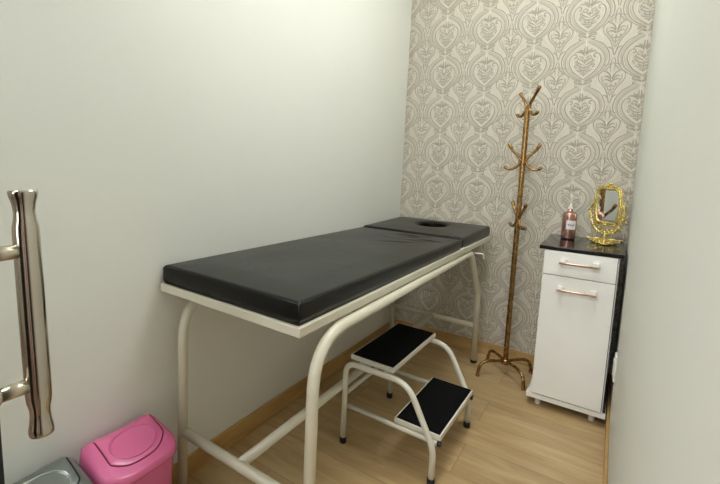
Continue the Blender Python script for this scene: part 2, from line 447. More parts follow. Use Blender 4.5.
HB, HT = Vector((0.5368, -2.495, 0.7605)), Vector((0.5065, -2.495, 1.110))
bm = NB()
prof = [(0.0, 0.0124), (0.012, 0.0130), (0.028, 0.0127), (0.05, 0.0114), (0.085, 0.0104), (0.11, 0.0108), (0.14, 0.0128), (0.165, 0.0133),
        (0.5, 0.0135), (0.835, 0.0133), (0.86, 0.0128), (0.885, 0.0112), (0.915, 0.0106), (0.95, 0.0118), (0.975, 0.0138), (0.99, 0.0146), (1.0, 0.0142)]
pts, rr = [], []
for t, r in prof: pts.append(HB.lerp(HT, t)); rr.append(r * 1.28)
tube(bm, pts, rr, 32)
ph = obj('door_handle', bm, M['chrome'], door, label='polished steel tubular pull with flared ends')
for t in (0.215, 0.760):
    p = HB.lerp(HT, t); bm = NB()
    tube(bm, [p, p + Vector((-0.0, -0.054, 0))], 0.0100, 20)
    lathe(bm, [(0.013, -0.006), (0.013, 0.0), (0.0105, 0.003)], (p.x, p.y - 0.05, p.z), 20, axis='Y')
    obj('standoff', bm, M['satin'], ph)

# ------------------------------------------------------------------ treatment table
BA = -0.0134; bx0, bx1, by0, by1 = 0.0318, 0.6028, -0.0598, -1.9164
def BR(p):
    c, s = math.cos(BA), math.sin(BA); dx, dy = p[0] - bx0, p[1] - by0
    return Vector((bx0 + c * dx - s * dy, by0 + s * dx + c * dy, p[2]))
def rotall(bm):
    for v in bm.verts: v.co = BR(v.co)
table = thing('treatment_table', 'long treatment table with black vinyl cushions on cream tubular legs, standing along the left wall', 'massage table', (0.3, -1.0, 0))
FT, FB, YS = 0.7515, 0.7250, -0.593
# upholstered tops lie on two boards with a painted edge
bm = NB(); box(bm, bx0, bx1, by1, YS - 0.003, FB, FT, 0.003, 2); rotall(bm)
obj('bed_board', bm, M['cream'], table)
bm = NB()      # board with an opening under the face hole
box(bm, bx0, 0.235, YS + 0.003, by0, FB, FT, 0.003, 2); box(bm, 0.410, bx1, YS + 0.003, by0, FB, FT, 0.003, 2)
box(bm, 0.230, 0.415, YS + 0.003, -0.355, FB, FT, 0.003, 2); box(bm, 0.230, 0.415, -0.165, by0, FB, FT, 0.003, 2)
rotall(bm)
hb = obj('headrest_board', bm, M['cream'], table)

def cushion(x0, x1, y0, y1, z0, z1, hole=None, nx=34, ny=60, tilt=0.0, wr=None):
    """soft slab: rounded top edges, slight crown, optional round breathing hole"""
    bm = NB(); e = 0.012
    def prof(t, L):       # inset of edge: 0 centre .. 1 edge
        return t
    def gx(n, a, b):
        out = []
        for i in range(n + 1):
            t = i / n; s = 0.5 - 0.5 * math.cos(PI * t); out.append(a + (b - a) * (0.45 * s + 0.55 * t))
        return out
    X = gx(nx, x0, x1); Y = gx(ny, y0, y1)
    def top(x, y):
        d = min(x - x0, x1 - x, y - y0, y1 - y)
        dx = min(x - x0, x1 - x); dy = min(y - y0, y1 - y)
        def rnd(dd): return 0 if dd >= e else (e - math.sqrt(max(0, e * e - (e - dd) ** 2)))
        drop = min(e, math.hypot(rnd(dx), rnd(dy)))
        z = z1 - drop * 0.8 + 0.004 * min(1, d / 0.12) + tilt * (y - y0)
        if wr:
            z += wr(x, y) * min(1, d / 0.05)
        if hole:
            hx, hy, ra, rb = hole
            q = math.hypot((x - hx) / ra, (y - hy) / rb)
            if q < 1.35: z -= 0.012 * max(0, (1.35 - q) / 0.35) ** 2
        return z
    vt = {}
    def inhole(x, y):
        if not hole: return False
        hx, hy, ra, rb = hole
        return math.hypot((x - hx) / ra, (y - hy) / rb) < 1.0
    for i, x in enumerate(X):
        for j, y in enumerate(Y):
            xx, yy = x, y
            if hole:
                hx, hy, ra, rb = hole
                q = math.hypot((x - hx) / ra, (y - hy) / rb)
                if 0.78 < q < 1.22 and q > 0:   # pull the near vertices onto the rim
                    if 0.88 < q < 1.12 or True:
                        k = 1.0 / q; w = 1 - abs(q - 1) / 0.22; w = min(1, w * 1.8)
                        xx = hx + (x - hx) * (1 + (k - 1) * w); yy = hy + (y - hy) * (1 + (k - 1) * w)
            vt[i, j] = bm.verts.new((xx, yy, top(xx, yy)))
    rim = set()
    for i in range(nx):
        for j in range(ny):
            q = [vt[i, j], vt[i + 1, j], vt[i + 1, j + 1], vt[i, j + 1]]
            cx = sum(v.co.x for v in q) / 4; cy = sum(v.co.y for v in q) / 4
            if inhole(cx, cy): continue
            f = bm.faces.new(q); f.smooth = True
    bmesh.ops.delete(bm, geom=[v for v in bm.verts if not v.link_faces], context='VERTS')
    # boundary loops go straight down
    be = [ed for ed in bm.edges if ed.is_boundary]
    g = bmesh.ops.extrude_edge_only(bm, edges=be)
    nv = [v for v in g['geom'] if isinstance(v, bmesh.types.BMVert)]
    for v in nv:
        v.co.z = z0 + 0.3 * (z1 - z0) + tilt * (v.co.y - y0) * 0
    for f in bm.faces: f.smooth = True
    be = [ed for ed in bm.edges if ed.is_boundary]
    g = bmesh.ops.extrude_edge_only(bm, edges=be)
    cx, cy = (x0 + x1) / 2, (y0 + y1) / 2
    for v in g['geom']:
        if isinstance(v, bmesh.types.BMVert):
            v.co.z = z0
            if not (hole and math.hypot((v.co.x - hole[0]) / hole[2], (v.co.y - hole[1]) / hole[3]) < 1.3):
                v.co.x += 0.004 if v.co.x < cx else -0.004
                v.co.y += 0.004 if v.co.y < cy else -0.004
    bo = [ed for ed in bm.edges if ed.is_boundary]
    try: bmesh.ops.triangle_fill(bm, edges=bo, use_beauty=True)
    except Exception: pass
    for f in bm.faces:
        c = f.calc_center_median()
        near = hole and math.hypot((c.x - hole[0]) / hole[2], (c.y - hole[1]) / hole[3]) < 1.02
        f.smooth = not near
    return bm
def wrinkle(x, y):
    z = 0
    for (a, b, ang, L, amp) in ((0.40, -0.93, 0.55, 0.16, 0.0032), (0.47, -0.82, 0.25, 0.14, 0.0028), (0.30, -0.84, -0.3, 0.12, 0.0022),
                                (0.42, -0.72, 0.9, 0.12, 0.0040), (0.50, -0.78, 0.1, 0.10, 0.0045), (0.36, -0.70, 0.35, 0.14, 0.0040)):
        dx, dy = x - a, y - b; u = dx * math.cos(ang) + dy * math.sin(ang); v = -dx * math.sin(ang) + dy * math.cos(ang)
        z -= amp * math.exp(-(v / 0.012) ** 2) * math.exp(-(u / L) ** 2 * 3)
        z += amp * 0.6 * math.exp(-((v - 0.022) / 0.014) ** 2) * math.exp(-(u / L) ** 2 * 3)
    return z
ex = 0.006
bm = cushion(bx0 + ex, bx1 - ex, by1 + ex, YS - 0.009, FT - 0.0002, FT + 0.0610, tilt=-0.0110, wr=wrinkle, nx=60, ny=150); rotall(bm)
obj('mattress', bm, M['vinyl'], table)
# piping seams of the mattress
bm = NB()
zz = FT + 0.0560
zr_ = zz - 0.0145
i0, j0, i1, j1 = bx0 + ex + 0.004, by1 + ex + 0.004, bx1 - ex - 0.004, YS - 0.013
tube(bm, [(i0 + .01, j0, zz), (i0, j0 + .01, zz), (i0, j1 - .01, zr_), (i0 + .01, j1, zr_), (i1 - .01, j1, zr_), (i1, j1 - .01, zr_), (i1, j0 + .01, zz), (i1 - .01, j0, zz)], 0.0016, 8, closed=True)
rotall(bm)
mt = [o for o in bpy.data.objects if o.name == 'mattress'][0]
obj('seam_piping', bm, M['vinyl'], mt)
hole = (0.322, -0.262, 0.082, 0.092)
bm = cushion(bx0 + ex, bx1 - ex, YS + 0.010, by0 - 0.004, FT - 0.0002, FT + 0.0525, hole=hole, nx=64, ny=60, tilt=0.014); rotall(bm)
obj('headrest_cushion', bm, M['vinyl'], table, label='black vinyl headrest cushion with a round face hole')
# side tubes
def side(x):
    return [(x, -1.869, 0.012), (x, -1.866, 0.7035), (x, -0.415, 0.7035), (x, -0.196, 0.435), (x, -0.162, 0.012)]
TR = 0.0164
for x in (0.585, 0.058):
    p = side(x)
    q = fillet(p, [0.150, 0.040, 0.022], 16)
    # front leg / rail / rear leg are one bent tube
    bm = NB(); tube(bm, [(x + (v.x - x), v.y, v.z) for v in q], TR, 20)
    s = obj('side_tube', bm, M['cream'], table)
    for yy in (-1.869, -0.162):
        bm = NB(); lathe(bm, [(0.0160, 0.0), (0.0175, 0.002), (0.0175, 0.016), (0.0160, 0.018)], (x, yy, 0), 20)
        obj('foot_cap', bm, M['rubber'], s)
bm = NB(); tube(bm, [(0.058, -1.866, 0.231), (0.585, -1.866, 0.231)], 0.0165, 18); obj('cross_bar', bm, M['cream'], table)
bm = NB(); tube(bm, [(0.058, -0.178, 0.231), (0.585, -0.178, 0.231)], 0.0150, 18); obj('cross_bar', bm, M['cream'], table)
bm = NB(); tube(bm, [(0.3215, -1.866, 0.231), (0.3215, -0.178, 0.231)], 0.0165, 18); obj('long_bar', bm, M['cream'], table)
for yy in (-1.6, -0.65):
    bm = NB(); box(bm, 0.060, 0.572, yy - 0.015, yy + 0.015, 0.700, 0.7245, 0.002); obj('under_rail', bm, M['cream'], table)
# hinge tab at the split and sheet bracket under the head
bm = NB(); box(bm, 0.590, 0.6035, -0.612, -0.56, 0.732, 0.756, 0.001)
for dy in (-0.6, -0.572): lathe(bm, [(0.003, 0), (0.003, 0.002)], (0.6, dy, 0.755), 10)
rotall(bm); obj('hinge_plate', bm, M['cream2'], table)
bm = NB(); tube(bm, fillet([(0.575, -0.365, 0.694), (0.632, -0.350, 0.694), (0.636, -0.342, 0.668)], 0.008, 5), 0.0042, 10)
ball(bm, (0.636, -0.342, 0.668), 0.0048)
obj('side_hook', bm, M['plastic'], table)

# ------------------------------------------------------------------ two-step stool
SA = -0.012; SO = Vector((0.3738, -1.2685, 0))
def SR(bm):
    c, s = math.cos(SA), math.sin(SA)
    for v in bm.verts:
        dx, dy = v.co.x - SO.x, v.co.y - SO.y; v.co.x = SO.x + c * dx - s * dy; v.co.y = SO.y + s * dx + c * dy
stool = thing('step_stool', 'white tubular step stool with two black rubber treads, beside the treatment table', 'step stool', (0.55, -1.05, 0))
def step(a0, a1, b0, b1, z, nm, lb):
    x0, y0 = SO.x, SO.y
    bm = NB(); box(bm, x0 + a0, x0 + a1, y0 + b0, y0 + b1, z - 0.0195, z - 0.0008, 0.0015, 2)
    for k in range(4):
        for yy, dr in ((y0 + b0, -1), ):
            xx = x0 + a0 + (a1 - a0) * (k + 0.5) / 4
            if k in (1, 3) or True: lathe(bm, [(0.0022, -0.001 if dr < 0 else 0), (0.0022, 0.0004)], (xx, yy, z - 0.010), 8, axis='Y')
    SR(bm); s = obj(nm, bm, M['cream2'], stool, label=lb)
    bm = NB(); box(bm, x0 + a0 + 0.006, x0 + a1 - 0.006, y0 + b0 + 0.006, y0 + b1 - 0.006, z - 0.0012, z + 0.0014, 0.001, 2)
    n = 26
    for i in range(n):
        xx = x0 + a0 + 0.011 + (a1 - a0 - 0.022) * i / (n - 1)
        box(bm, xx - 0.0011, xx + 0.0011, y0 + b0 + 0.01, y0 + b1 - 0.01, z + 0.0012, z + 0.0021)
    SR(bm); obj('rubber_tread', bm, M['tread'], s)
step(-0.008, 0.181, -0.001, 0.448, 0.3845, 'upper_step', 'raised white-edged step with black rubber tread')
step(0.1900, 0.3715, 0.008, 0.420, 0.1865, 'lower_step', 'lower white-edged step with black rubber tread')
SRAD = 0.0112
for yy in (-1.280, -0.836):
    p = [(0.352, yy, 0.012), (0.352, yy, 0.351), (0.618, yy, 0.351), (0.727, yy, 0.140), (0.727, yy, 0.012)]
    bm = NB(); tube(bm, fillet(p, [0.05, 0.06, 0.035], 10), SRAD, 18); SR(bm)
    s = obj('side_tube', bm, M['cream2'], stool)
    for xx in (0.352, 0.727):
        bm = NB(); lathe(bm, [(0.0125, 0.0), (0.0142, 0.002), (0.0142, 0.024), (0.0128, 0.026)], (xx, yy, 0), 20); SR(bm)
        obj('rubber_foot', bm, M['rubber'], s)
for yy in (-1.260, -0.856):
    bm = NB(); tube(bm, [(0.352, yy, 0.1545), (0.738, yy, 0.1545)], 0.0095, 16); SR(bm)
    s = obj('side_rail', bm, M['cream2'], stool)
    bm = NB(); lathe(bm, [(0.0102, 0.0), (0.0102, 0.011), (0.0085, 0.013)], (0, 0, 0), 18)
    for v in bm.verts: v.co = Vector((0.735 + v.co.z, yy + v.co.x, 0.1545 + v.co.y))
    SR(bm); obj('end_plug', bm, M['rubber'], s)
bm = NB(); tube(bm, [(0.352, -1.28, 0.214), (0.352, -0.836, 0.214)], 0.0085, 14); SR(bm); obj('rear_bar', bm, M['cream2'], stool)
for xx in (0.41, 0.52):
    bm = NB(); tube(bm, [(xx, -1.28, 0.352), (xx, -0.836, 0.352)], 0.0085, 14); SR(bm); obj('cross_bar', bm, M['cream2'], stool)

# ------------------------------------------------------------------ coat rack
RX, RY = 0.762, -0.205
rack = thing('coat_rack', 'tall antique bronze coat rack with three tiers of curled hooks, standing against the patterned wall', 'coat rack', (RX, RY, 0))
bm = NB(); lathe(bm, [(0.0125, 0.070), (0.0132, 0.074), (0.0132, 1.445), (0.0125, 1.456), (0.0080, 1.464), (0.003, 1.466)], (RX, RY, 0), 24)
obj('pole', bm, M['bronze'], rack)
bm = NB(); lathe(bm, [(0.004, 0.062), (0.022, 0.066), (0.024, 0.084), (0.0175, 0.094)], (RX, RY, 0), 24); obj('hub', bm, M['bronze'], rack)
for a in (45, 135, 225, 315):
    c, s = math.cos(math.radians(a)), math.sin(math.radians(a)); R = 0.163
    pts = sm([(RX + c * d, RY + s * d, z) for d, z in ((0.010, 0.080), (0.05, 0.084), (0.105, 0.085), (0.142, 0.072), (0.158, 0.040), (R, 0.009))], 8)
    bm = NB(); tube(bm, pts, 0.0082, 12); l = obj('leg', bm, M['bronze'], rack)
    bm = NB(); lathe(bm, [(0.0095, 0), (0.0105, 0.002), (0.0105, 0.012), (0.0085, 0.013)], (RX + c * R, RY + s * R, 0), 14); obj('foot_tip', bm, M['bronze'], l)
for zc, az, top, low in ((1.476, -48, 0.087, 0.043), (1.196, 0, 0.083, 0.045), (0.885, -55, 0.083, 0.045)):
    for sgn in (1, -1):
        c, s = math.cos(math.radians(az)) * sgn, math.sin(math.radians(az)) * sgn
        tip = 0.080 if zc > 1.4 and sgn > 0 else 0.072
        pr_ = [(tip, top * (1 if sgn > 0 or zc < 1.4 else 0.86)), (0.056, top * 0.66), (0.026, top * 0.28), (0.014, 0.0), (0.024, -low * 0.62), (0.050, -low * 1.02), (0.070, -low * 1.02), (0.084, -low * 0.85)]
        pts = sm([(RX + c * d, RY + s * d, zc + z) for d, z in pr_], 7)
        n = len(pts); rr = [0.0092 if (i < 5 or i > n - 6) else 0.0074 for i in range(n)]
        bm = NB(); tube(bm, pts, rr, 12)
        ball(bm, pts[0], 0.0094); ball(bm, pts[-1], 0.0094)
        obj('hook', bm, M['bronze'], rack)

# ------------------------------------------------------------------ cabinet
cx0, cx1, cyf, cyb, ch = 0.9061, 1.2298, -0.4566, -0.030, 0.80
cab = thing('bedside_cabinet', 'narrow white gloss cabinet with a black top, drawer and door in the right corner', 'cabinet', (1.07, -0.24, 0))
b0, b1 = 0.928, 1.212          # body
# left side panel with flared foot, front view profile
def sidep(sg, x):
    fl = 0.020 if sg < 0 else 0.014
    return [(x, 0.782), (x, 0.16), (x + sg * 0.003, 0.125), (x + sg * 0.009, 0.095), (x + sg * fl, 0.067), (x - sg * 0.016, 0.067), (x - sg * 0.016, 0.782)]
bm = NB(); prism(bm, sidep(-1, b0), 'y', cyf + 0.004, cyb); obj('side_panel', bm, M['white_lac'], cab)
bm = NB(); prism(bm, sidep(1, b1), 'y', cyf + 0.010, cyb); obj('side_panel', bm, M['blackside'], cab, label='dark brown right side panel')
bm = NB(); box(bm, b1 - 0.0005, b1 + 0.0035, cyf + 0.004, cyf + 0.0105, 0.068, 0.782); obj('edge_strip', bm, M['edge'], cab)
bm = NB(); box(bm, b0 + 0.016, b1 - 0.016, cyb - 0.006, cyb, 0.067, 0.782)
box(bm, b0 + 0.016, b1 - 0.016, cyf + 0.02, cyb - 0.006, 0.655, 0.667); obj('carcass', bm, M['gap'], cab)
bm = NB(); box(bm, cx0 + 0.001, cx1 - 0.001, cyf - 0.004, cyb, 0.044, 0.0675, 0.0015); obj('plinth', bm, M['white_lac'], cab)
bm = NB()
oc = [(cx0, cyb), (cx0, cyf), (cx1, cyf), (cx1, cyb)]
box(bm, cx0, cx1, cyf - 0.006, cyb, 0.7822, 0.8, 0.003, 3)
obj('cabinet_top', bm, M['blacktop'], cab, label='glossy black cabinet top')
bm = NB(); box(bm, b0 + 0.002, b1 - 0.003, cyf - 0.010, cyf + 0.004, 0.6685, 0.7805, 0.0012); dr = obj('drawer', bm, M['white_lac'], cab)
bm = NB(); box(bm, b0 + 0.002, b1 - 0.003, cyf - 0.010, cyf + 0.004, 0.0735, 0.6650, 0.0012); dd = obj('door', bm, M['white_lac'], cab)
for zc, par in ((0.732, dr), (0.605, dd)):
    bm = NB(); box(bm, 0.994, 1.147, cyf - 0.040, cyf - 0.030, zc - 0.0055, zc + 0.0045, 0.0015, 2)
    h = obj('handle', bm, M['pull'], par, label='slim polished metal bar handle')
    for x in (1.004, 1.129):
        bm = NB(); box(bm, x - 0.006, x + 0.016, cyf - 0.031, cyf - 0.0095, zc - 0.0045, zc + 0.018, 0.001); obj('post', bm, M['plastic'], h, label='white handle post with its reflection modelled above the bar')  # white block carried above the bar to imitate the post's reflection
for x in (0.956, 1.178):
    for y in (-0.413, -0.075):
        bm = NB(); lathe(bm, [(0.012, 0.0), (0.0135, 0.003), (0.0135, 0.03), (0.018, 0.034), (0.018, 0.0445)], (x, y, 0), 20); obj('cabinet_foot', bm, M['plastic'], cab)

# ------------------------------------------------------------------ pump bottle
bx, by, bz = 0.994, -0.155, 0.8001
bot = thing('soap_dispenser', 'copper pink pump bottle with a small white label, standing on the black cabinet top', 'soap dispenser', (bx, by, bz))
bm = NB()
lathe(bm, [(0.028, 0.0), (0.0315, 0.003), (0.0325, 0.008), (0.0325, 0.118), (0.0318, 0.126), (0.0285, 0.134), (0.021, 0.140), (0.0145, 0.143), (0.0110, 0.145), (0.0110, 0.156)], (bx, by, bz), 36)
obj('bottle_body', bm, M['bottle'], bot)
bm = NB(); lathe(bm, [(0.0100, 0.149), (0.0104, 0.151), (0.0104, 0.164), (0.0085, 0.167), (0.0050, 0.169), (0.0045, 0.184)], (bx, by, bz), 24, rfun=lambda a, z: 1 + 0.02 * math.cos(14 * a))
obj('collar', bm, M['pumpclear'], bot)
bm = NB(); lathe(bm, [(0.0036, 0.180), (0.0036, 0.212)], (bx, by, bz), 14); obj('pump_stem', bm, M['pumpclear'], bot)
bm = NB(); lathe(bm, [(0.0050, 0.206), (0.0060, 0.208), (0.0062, 0.226), (0.0050, 0.2275)], (bx, by, bz), 16)
tube(bm, [(bx, by, bz + 0.2175), (bx + 0.02, by - 0.003, bz + 0.2165), (bx + 0.036, by - 0.005, bz + 0.212)], [0.0034, 0.003, 0.0025], 10)
obj('pump_head', bm, M['pumpclear'], bot)
# curved label
def arcpatch(bm, r, a0, a1, z0, z1, n=12):
    L = []
    for i in range(n + 1):
        a = a0 + (a1 - a0) * i / n
        L.append([bm.verts.new((bx + r * math.cos(a), by + r * math.sin(a), bz + z)) for z in (z0, z1)])
    for p, q in zip(L, L[1:]): bm.faces.new((p[0], q[0], q[1], p[1])).smooth = True
bm = NB(); arcpatch(bm, 0.0329, math.radians(-108), math.radians(-25), 0.052, 0.098); lb = obj('label', bm, M['label'], bot, label='white paper label with a dark handwritten line')
bm = NB()
pts = []
for i in range(60):
    t = i / 59; a = math.radians(-96 + 56 * t); z = 0.075 + 0.0048 * math.sin(t * 34) * (1 - 0.5 * t) + 0.0015 * math.sin(t * 9)
    pts.append((bx + 0.0331 * math.cos(a), by + 0.0331 * math.sin(a), bz + z))
tube(bm, pts, 0.0008, 6)
obj('writing', bm, M['ink'], lb)

# ------------------------------------------------------------------ vanity mirror
mx, my, mz = 1.149, -0.170, 0.8001
TH = math.radians(-40)
mir = thing('vanity_mirror', 'small ornate gold vanity mirror on a scrolled foot, standing on the black cabinet top', 'mirror', (mx, my, mz))
def MR(bm, ang=TH):
    c, s = math.cos(ang), math.sin(ang)
    for v in bm.verts:
        x, y = v.co.x, v.co.y; v.co = Vector((mx + c * x - s * y, my + s * x + c * y, mz + v.co.z))
def spiral(bm, c, r0, a0, turns, plane='xz', rad=0.003, n=26, y=0.0, flip=1):
    P, R_ = [], []
    for i in range(n + 1):
        t = i / n; r = r0 * (1 - 0.82 * t); a = a0 + flip * turns * 2 * PI * t
        if plane == 'xz': P.append((c[0] + r * math.cos(a), y, c[1] + r * math.sin(a)))
        else: P.append((c[0] + r * math.cos(a), c[1] + r * math.sin(a), y))
        R_.append(rad * (1 - 0.35 * t))
    tube(bm, P, R_, 8)
# foot: scalloped dome with raised scroll wings and a front scroll
bm = NB()
lathe(bm, [(0.040, 0.0), (0.046, 0.003), (0.043, 0.008), (0.034, 0.013), (0.022, 0.018), (0.013, 0.023), (0.010, 0.026)], (0, 0, 0), 64, rfun=lambda a, z: 1 + (0.16 if z < 0.012 else 0.08) * math.cos(8 * a))
for k in range(8):
    a = 2 * PI * k / 8
    spiral(bm, (0.043 * math.cos(a), 0.043 * math.sin(a)), 0.0115, a + 1.2, 1.2, 'xy', 0.0028, y=0.0095, flip=1 if k % 2 else -1)
    ball(bm, (0.030 * math.cos(a + .39), 0.030 * math.sin(a + .39), 0.0175), 0.0038)
for sg in (1, -1):
    tube(bm, sm([(sg * 0.012, -0.012, 0.020), (sg * 0.032, -0.018, 0.026), (sg * 0.052, -0.016, 0.020), (sg * 0.068, -0.012, 0.025)], 6), [0.0044] * 18 + [0.0032], 8)
    for k, (px, pz) in enumerate(((0.026, 0.018), (0.042, 0.020), (0.056, 0.0175))):
        spiral(bm, (sg * px, pz), 0.0085, k * 1.5, 1.2, 'xz', 0.0026, y=-0.026 + 0.004 * k, flip=sg)
    ball(bm, (sg * 0.069, -0.012, 0.0245), 0.0048)
    tube(bm, sm([(sg * 0.030, -0.028, 0.012), (sg * 0.024, -0.050, 0.008), (sg * 0.006, -0.070, 0.0052)], 6), 0.0040, 8)
    spiral(bm, (sg * 0.018, -0.052), 0.010, 0.6, 1.2, 'xy', 0.0027, y=0.0075, flip=sg)
ball(bm, (0, -0.076, 0.0058), 0.0058); ball(bm, (0, -0.052, 0.012), 0.0070, (1.1, 1.1, 0.9)); ball(bm, (0, -0.034, 0.018), 0.0075)
tube(bm, [(0, -0.02, 0.016), (0, -0.05, 0.009), (0, -0.074, 0.005)], 0.0045, 8)
MR(bm, 0); obj('base', bm, M['gold'], mir)
bm = NB(); lathe(bm, [(0.0090, 0.022), (0.0055, 0.027), (0.0085, 0.032), (0.0105, 0.037), (0.0060, 0.043), (0.0085, 0.048), (0.006, 0.053)], (0, 0, 0), 20)
MR(bm); obj('stem', bm, M['gold'], mir)
# cradle arms
ZC = 0.186; GW, GH = 0.054, 0.074       # glass centre height, half sizes
bm = NB()
for sg in (1, -1):
    arm = sm([(sg * 0.0, 0, 0.050), (sg * 0.028, 0, 0.052), (sg * 0.056, 0, 0.070), (sg * 0.078, 0, 0.105), (sg * 0.088, 0, 0.145), (sg * 0.086, 0, 0.175), (sg * 0.082, 0, ZC)], 6)
    tube(bm, arm, 0.0048, 10)
    for k, (px, pz) in enumerate(((0.020, 0.062), (0.042, 0.052), (0.040, 0.074), (0.060, 0.088), (0.070, 0.078), (0.078, 0.125), (0.092, 0.118), (0.092, 0.152))):
        spiral(bm, (sg * px, pz), 0.0105, k * 1.3, 1.3, 'xz', 0.0029, y=-0.003 if k % 2 else 0.003, flip=sg)
    for k in range(0, len(arm), 3):
        v = arm[k]; ball(bm, (v.x * 1.02, -0.0045, v.z), 0.0042)
    ball(bm, (sg * 0.082, 0, ZC + 0.006), 0.0065); ball(bm, (sg * 0.084, 0, ZC + 0.017), 0.0045)
spiral(bm, (0, 0.062), 0.012, 0, 1.2, rad=0.003); ball(bm, (0, -0.004, 0.056), 0.008)
MR(bm); obj('cradle', bm, M['gold'], mir)
# frame: elongated octagon-oval
def outline(w, h, n=72):
    K = [(w, 0), (w * 0.93, h * 0.55), (w * 0.72, h * 0.97), (0, h * 1.0), (-w * 0.72, h * 0.97), (-w * 0.93, h * 0.55),
         (-w, 0), (-w * 0.93, -h * 0.55), (-w * 0.72, -h * 0.97), (0, -h * 1.0), (w * 0.72, -h * 0.97), (w * 0.93, -h * 0.55)]
    return [(v.x, v.y) for v in sm([(a, b, 0) for a, b in K], 6, closed=True)]
bm = NB()
o1 = [(x, 0, z + ZC) for x, z in outline(GW + 0.008, GH + 0.009)]
tube(bm, o1, 0.0075, 10, closed=True)
o2 = outline(GW + 0.017, GH + 0.019)
tube(bm, [(x, 0.001, z + ZC) for x, z in o2], 0.0034, 8, closed=True)
for i in range(0, 72, 3):
    x, z = o2[i]; ball(bm, (x, -0.003, z + ZC), 0.0042)
o3 = outline(GW + 0.0125, GH + 0.014)
for i in range(0, 72, 6):
    x, z = o3[i]
    spiral(bm, (x, z + ZC), 0.0085, i * 0.4, 1.2, rad=0.0024, y=-0.0065, flip=1 if i % 12 else -1)
MR(bm); fr = obj('mirror_frame', bm, M['gold'], mir)
bm = NB()
for sg in (1, -1):
    spiral(bm, (sg * 0.014, ZC + GH + 0.024), 0.0105, PI / 2, 1.3, rad=0.0030, flip=sg)
    spiral(bm, (sg * 0.034, ZC + GH + 0.017), 0.0085, PI / 2, 1.2, rad=0.0026, flip=sg)
ball(bm, (0, -0.001, ZC + GH + 0.035), 0.0065); ball(bm, (0, -0.003, ZC + GH + 0.022), 0.0055)
MR(bm); obj('crest', bm, M['gold'], fr)
bm = NB()
for sg in (1, -1): spiral(bm, (sg * 0.014, ZC - GH - 0.020), 0.0105, PI / 2, 1.2, rad=0.0030, flip=sg)
ball(bm, (0, -0.003, ZC - GH - 0.020), 0.0075)
MR(bm); obj('lower_scroll', bm, M['gold'], fr)
bm = NB()
g = outline(GW + 0.004, GH + 0.004)
prism(bm, [(x, z + ZC) for x, z in g], 'y', -0.0012, 0.0012); MR(bm)
obj('mirror_glass', bm, M['mirror'], mir)

# ------------------------------------------------------------------ wall outlet
ot = thing('wall_socket', 'white wall socket plate low on the right wall beside the cabinet', 'wall socket', (W, -0.525, 0.322))
bm = NB(); box(bm, W - 0.0085, W - 0.0002, -0.56, -0.49, 0.268, 0.378, 0.003, 3); obj('face_plate', bm, M['plastic'], ot)
bm = NB(); box(bm, W - 0.0115, W - 0.008, -0.546, -0.504, 0.290, 0.356, 0.0015, 2); so = obj('socket_module', bm, M['plastic'], ot)
bm = NB()
for yy, zz_ in ((-0.534, 0.323), (-0.516, 0.323), (-0.525, 0.317)):
    tube(bm, [(W - 0.0118, yy, zz_), (W - 0.0105, yy, zz_)], 0.0024, 10)
obj('pin_hole', bm, M['rubber'], so)

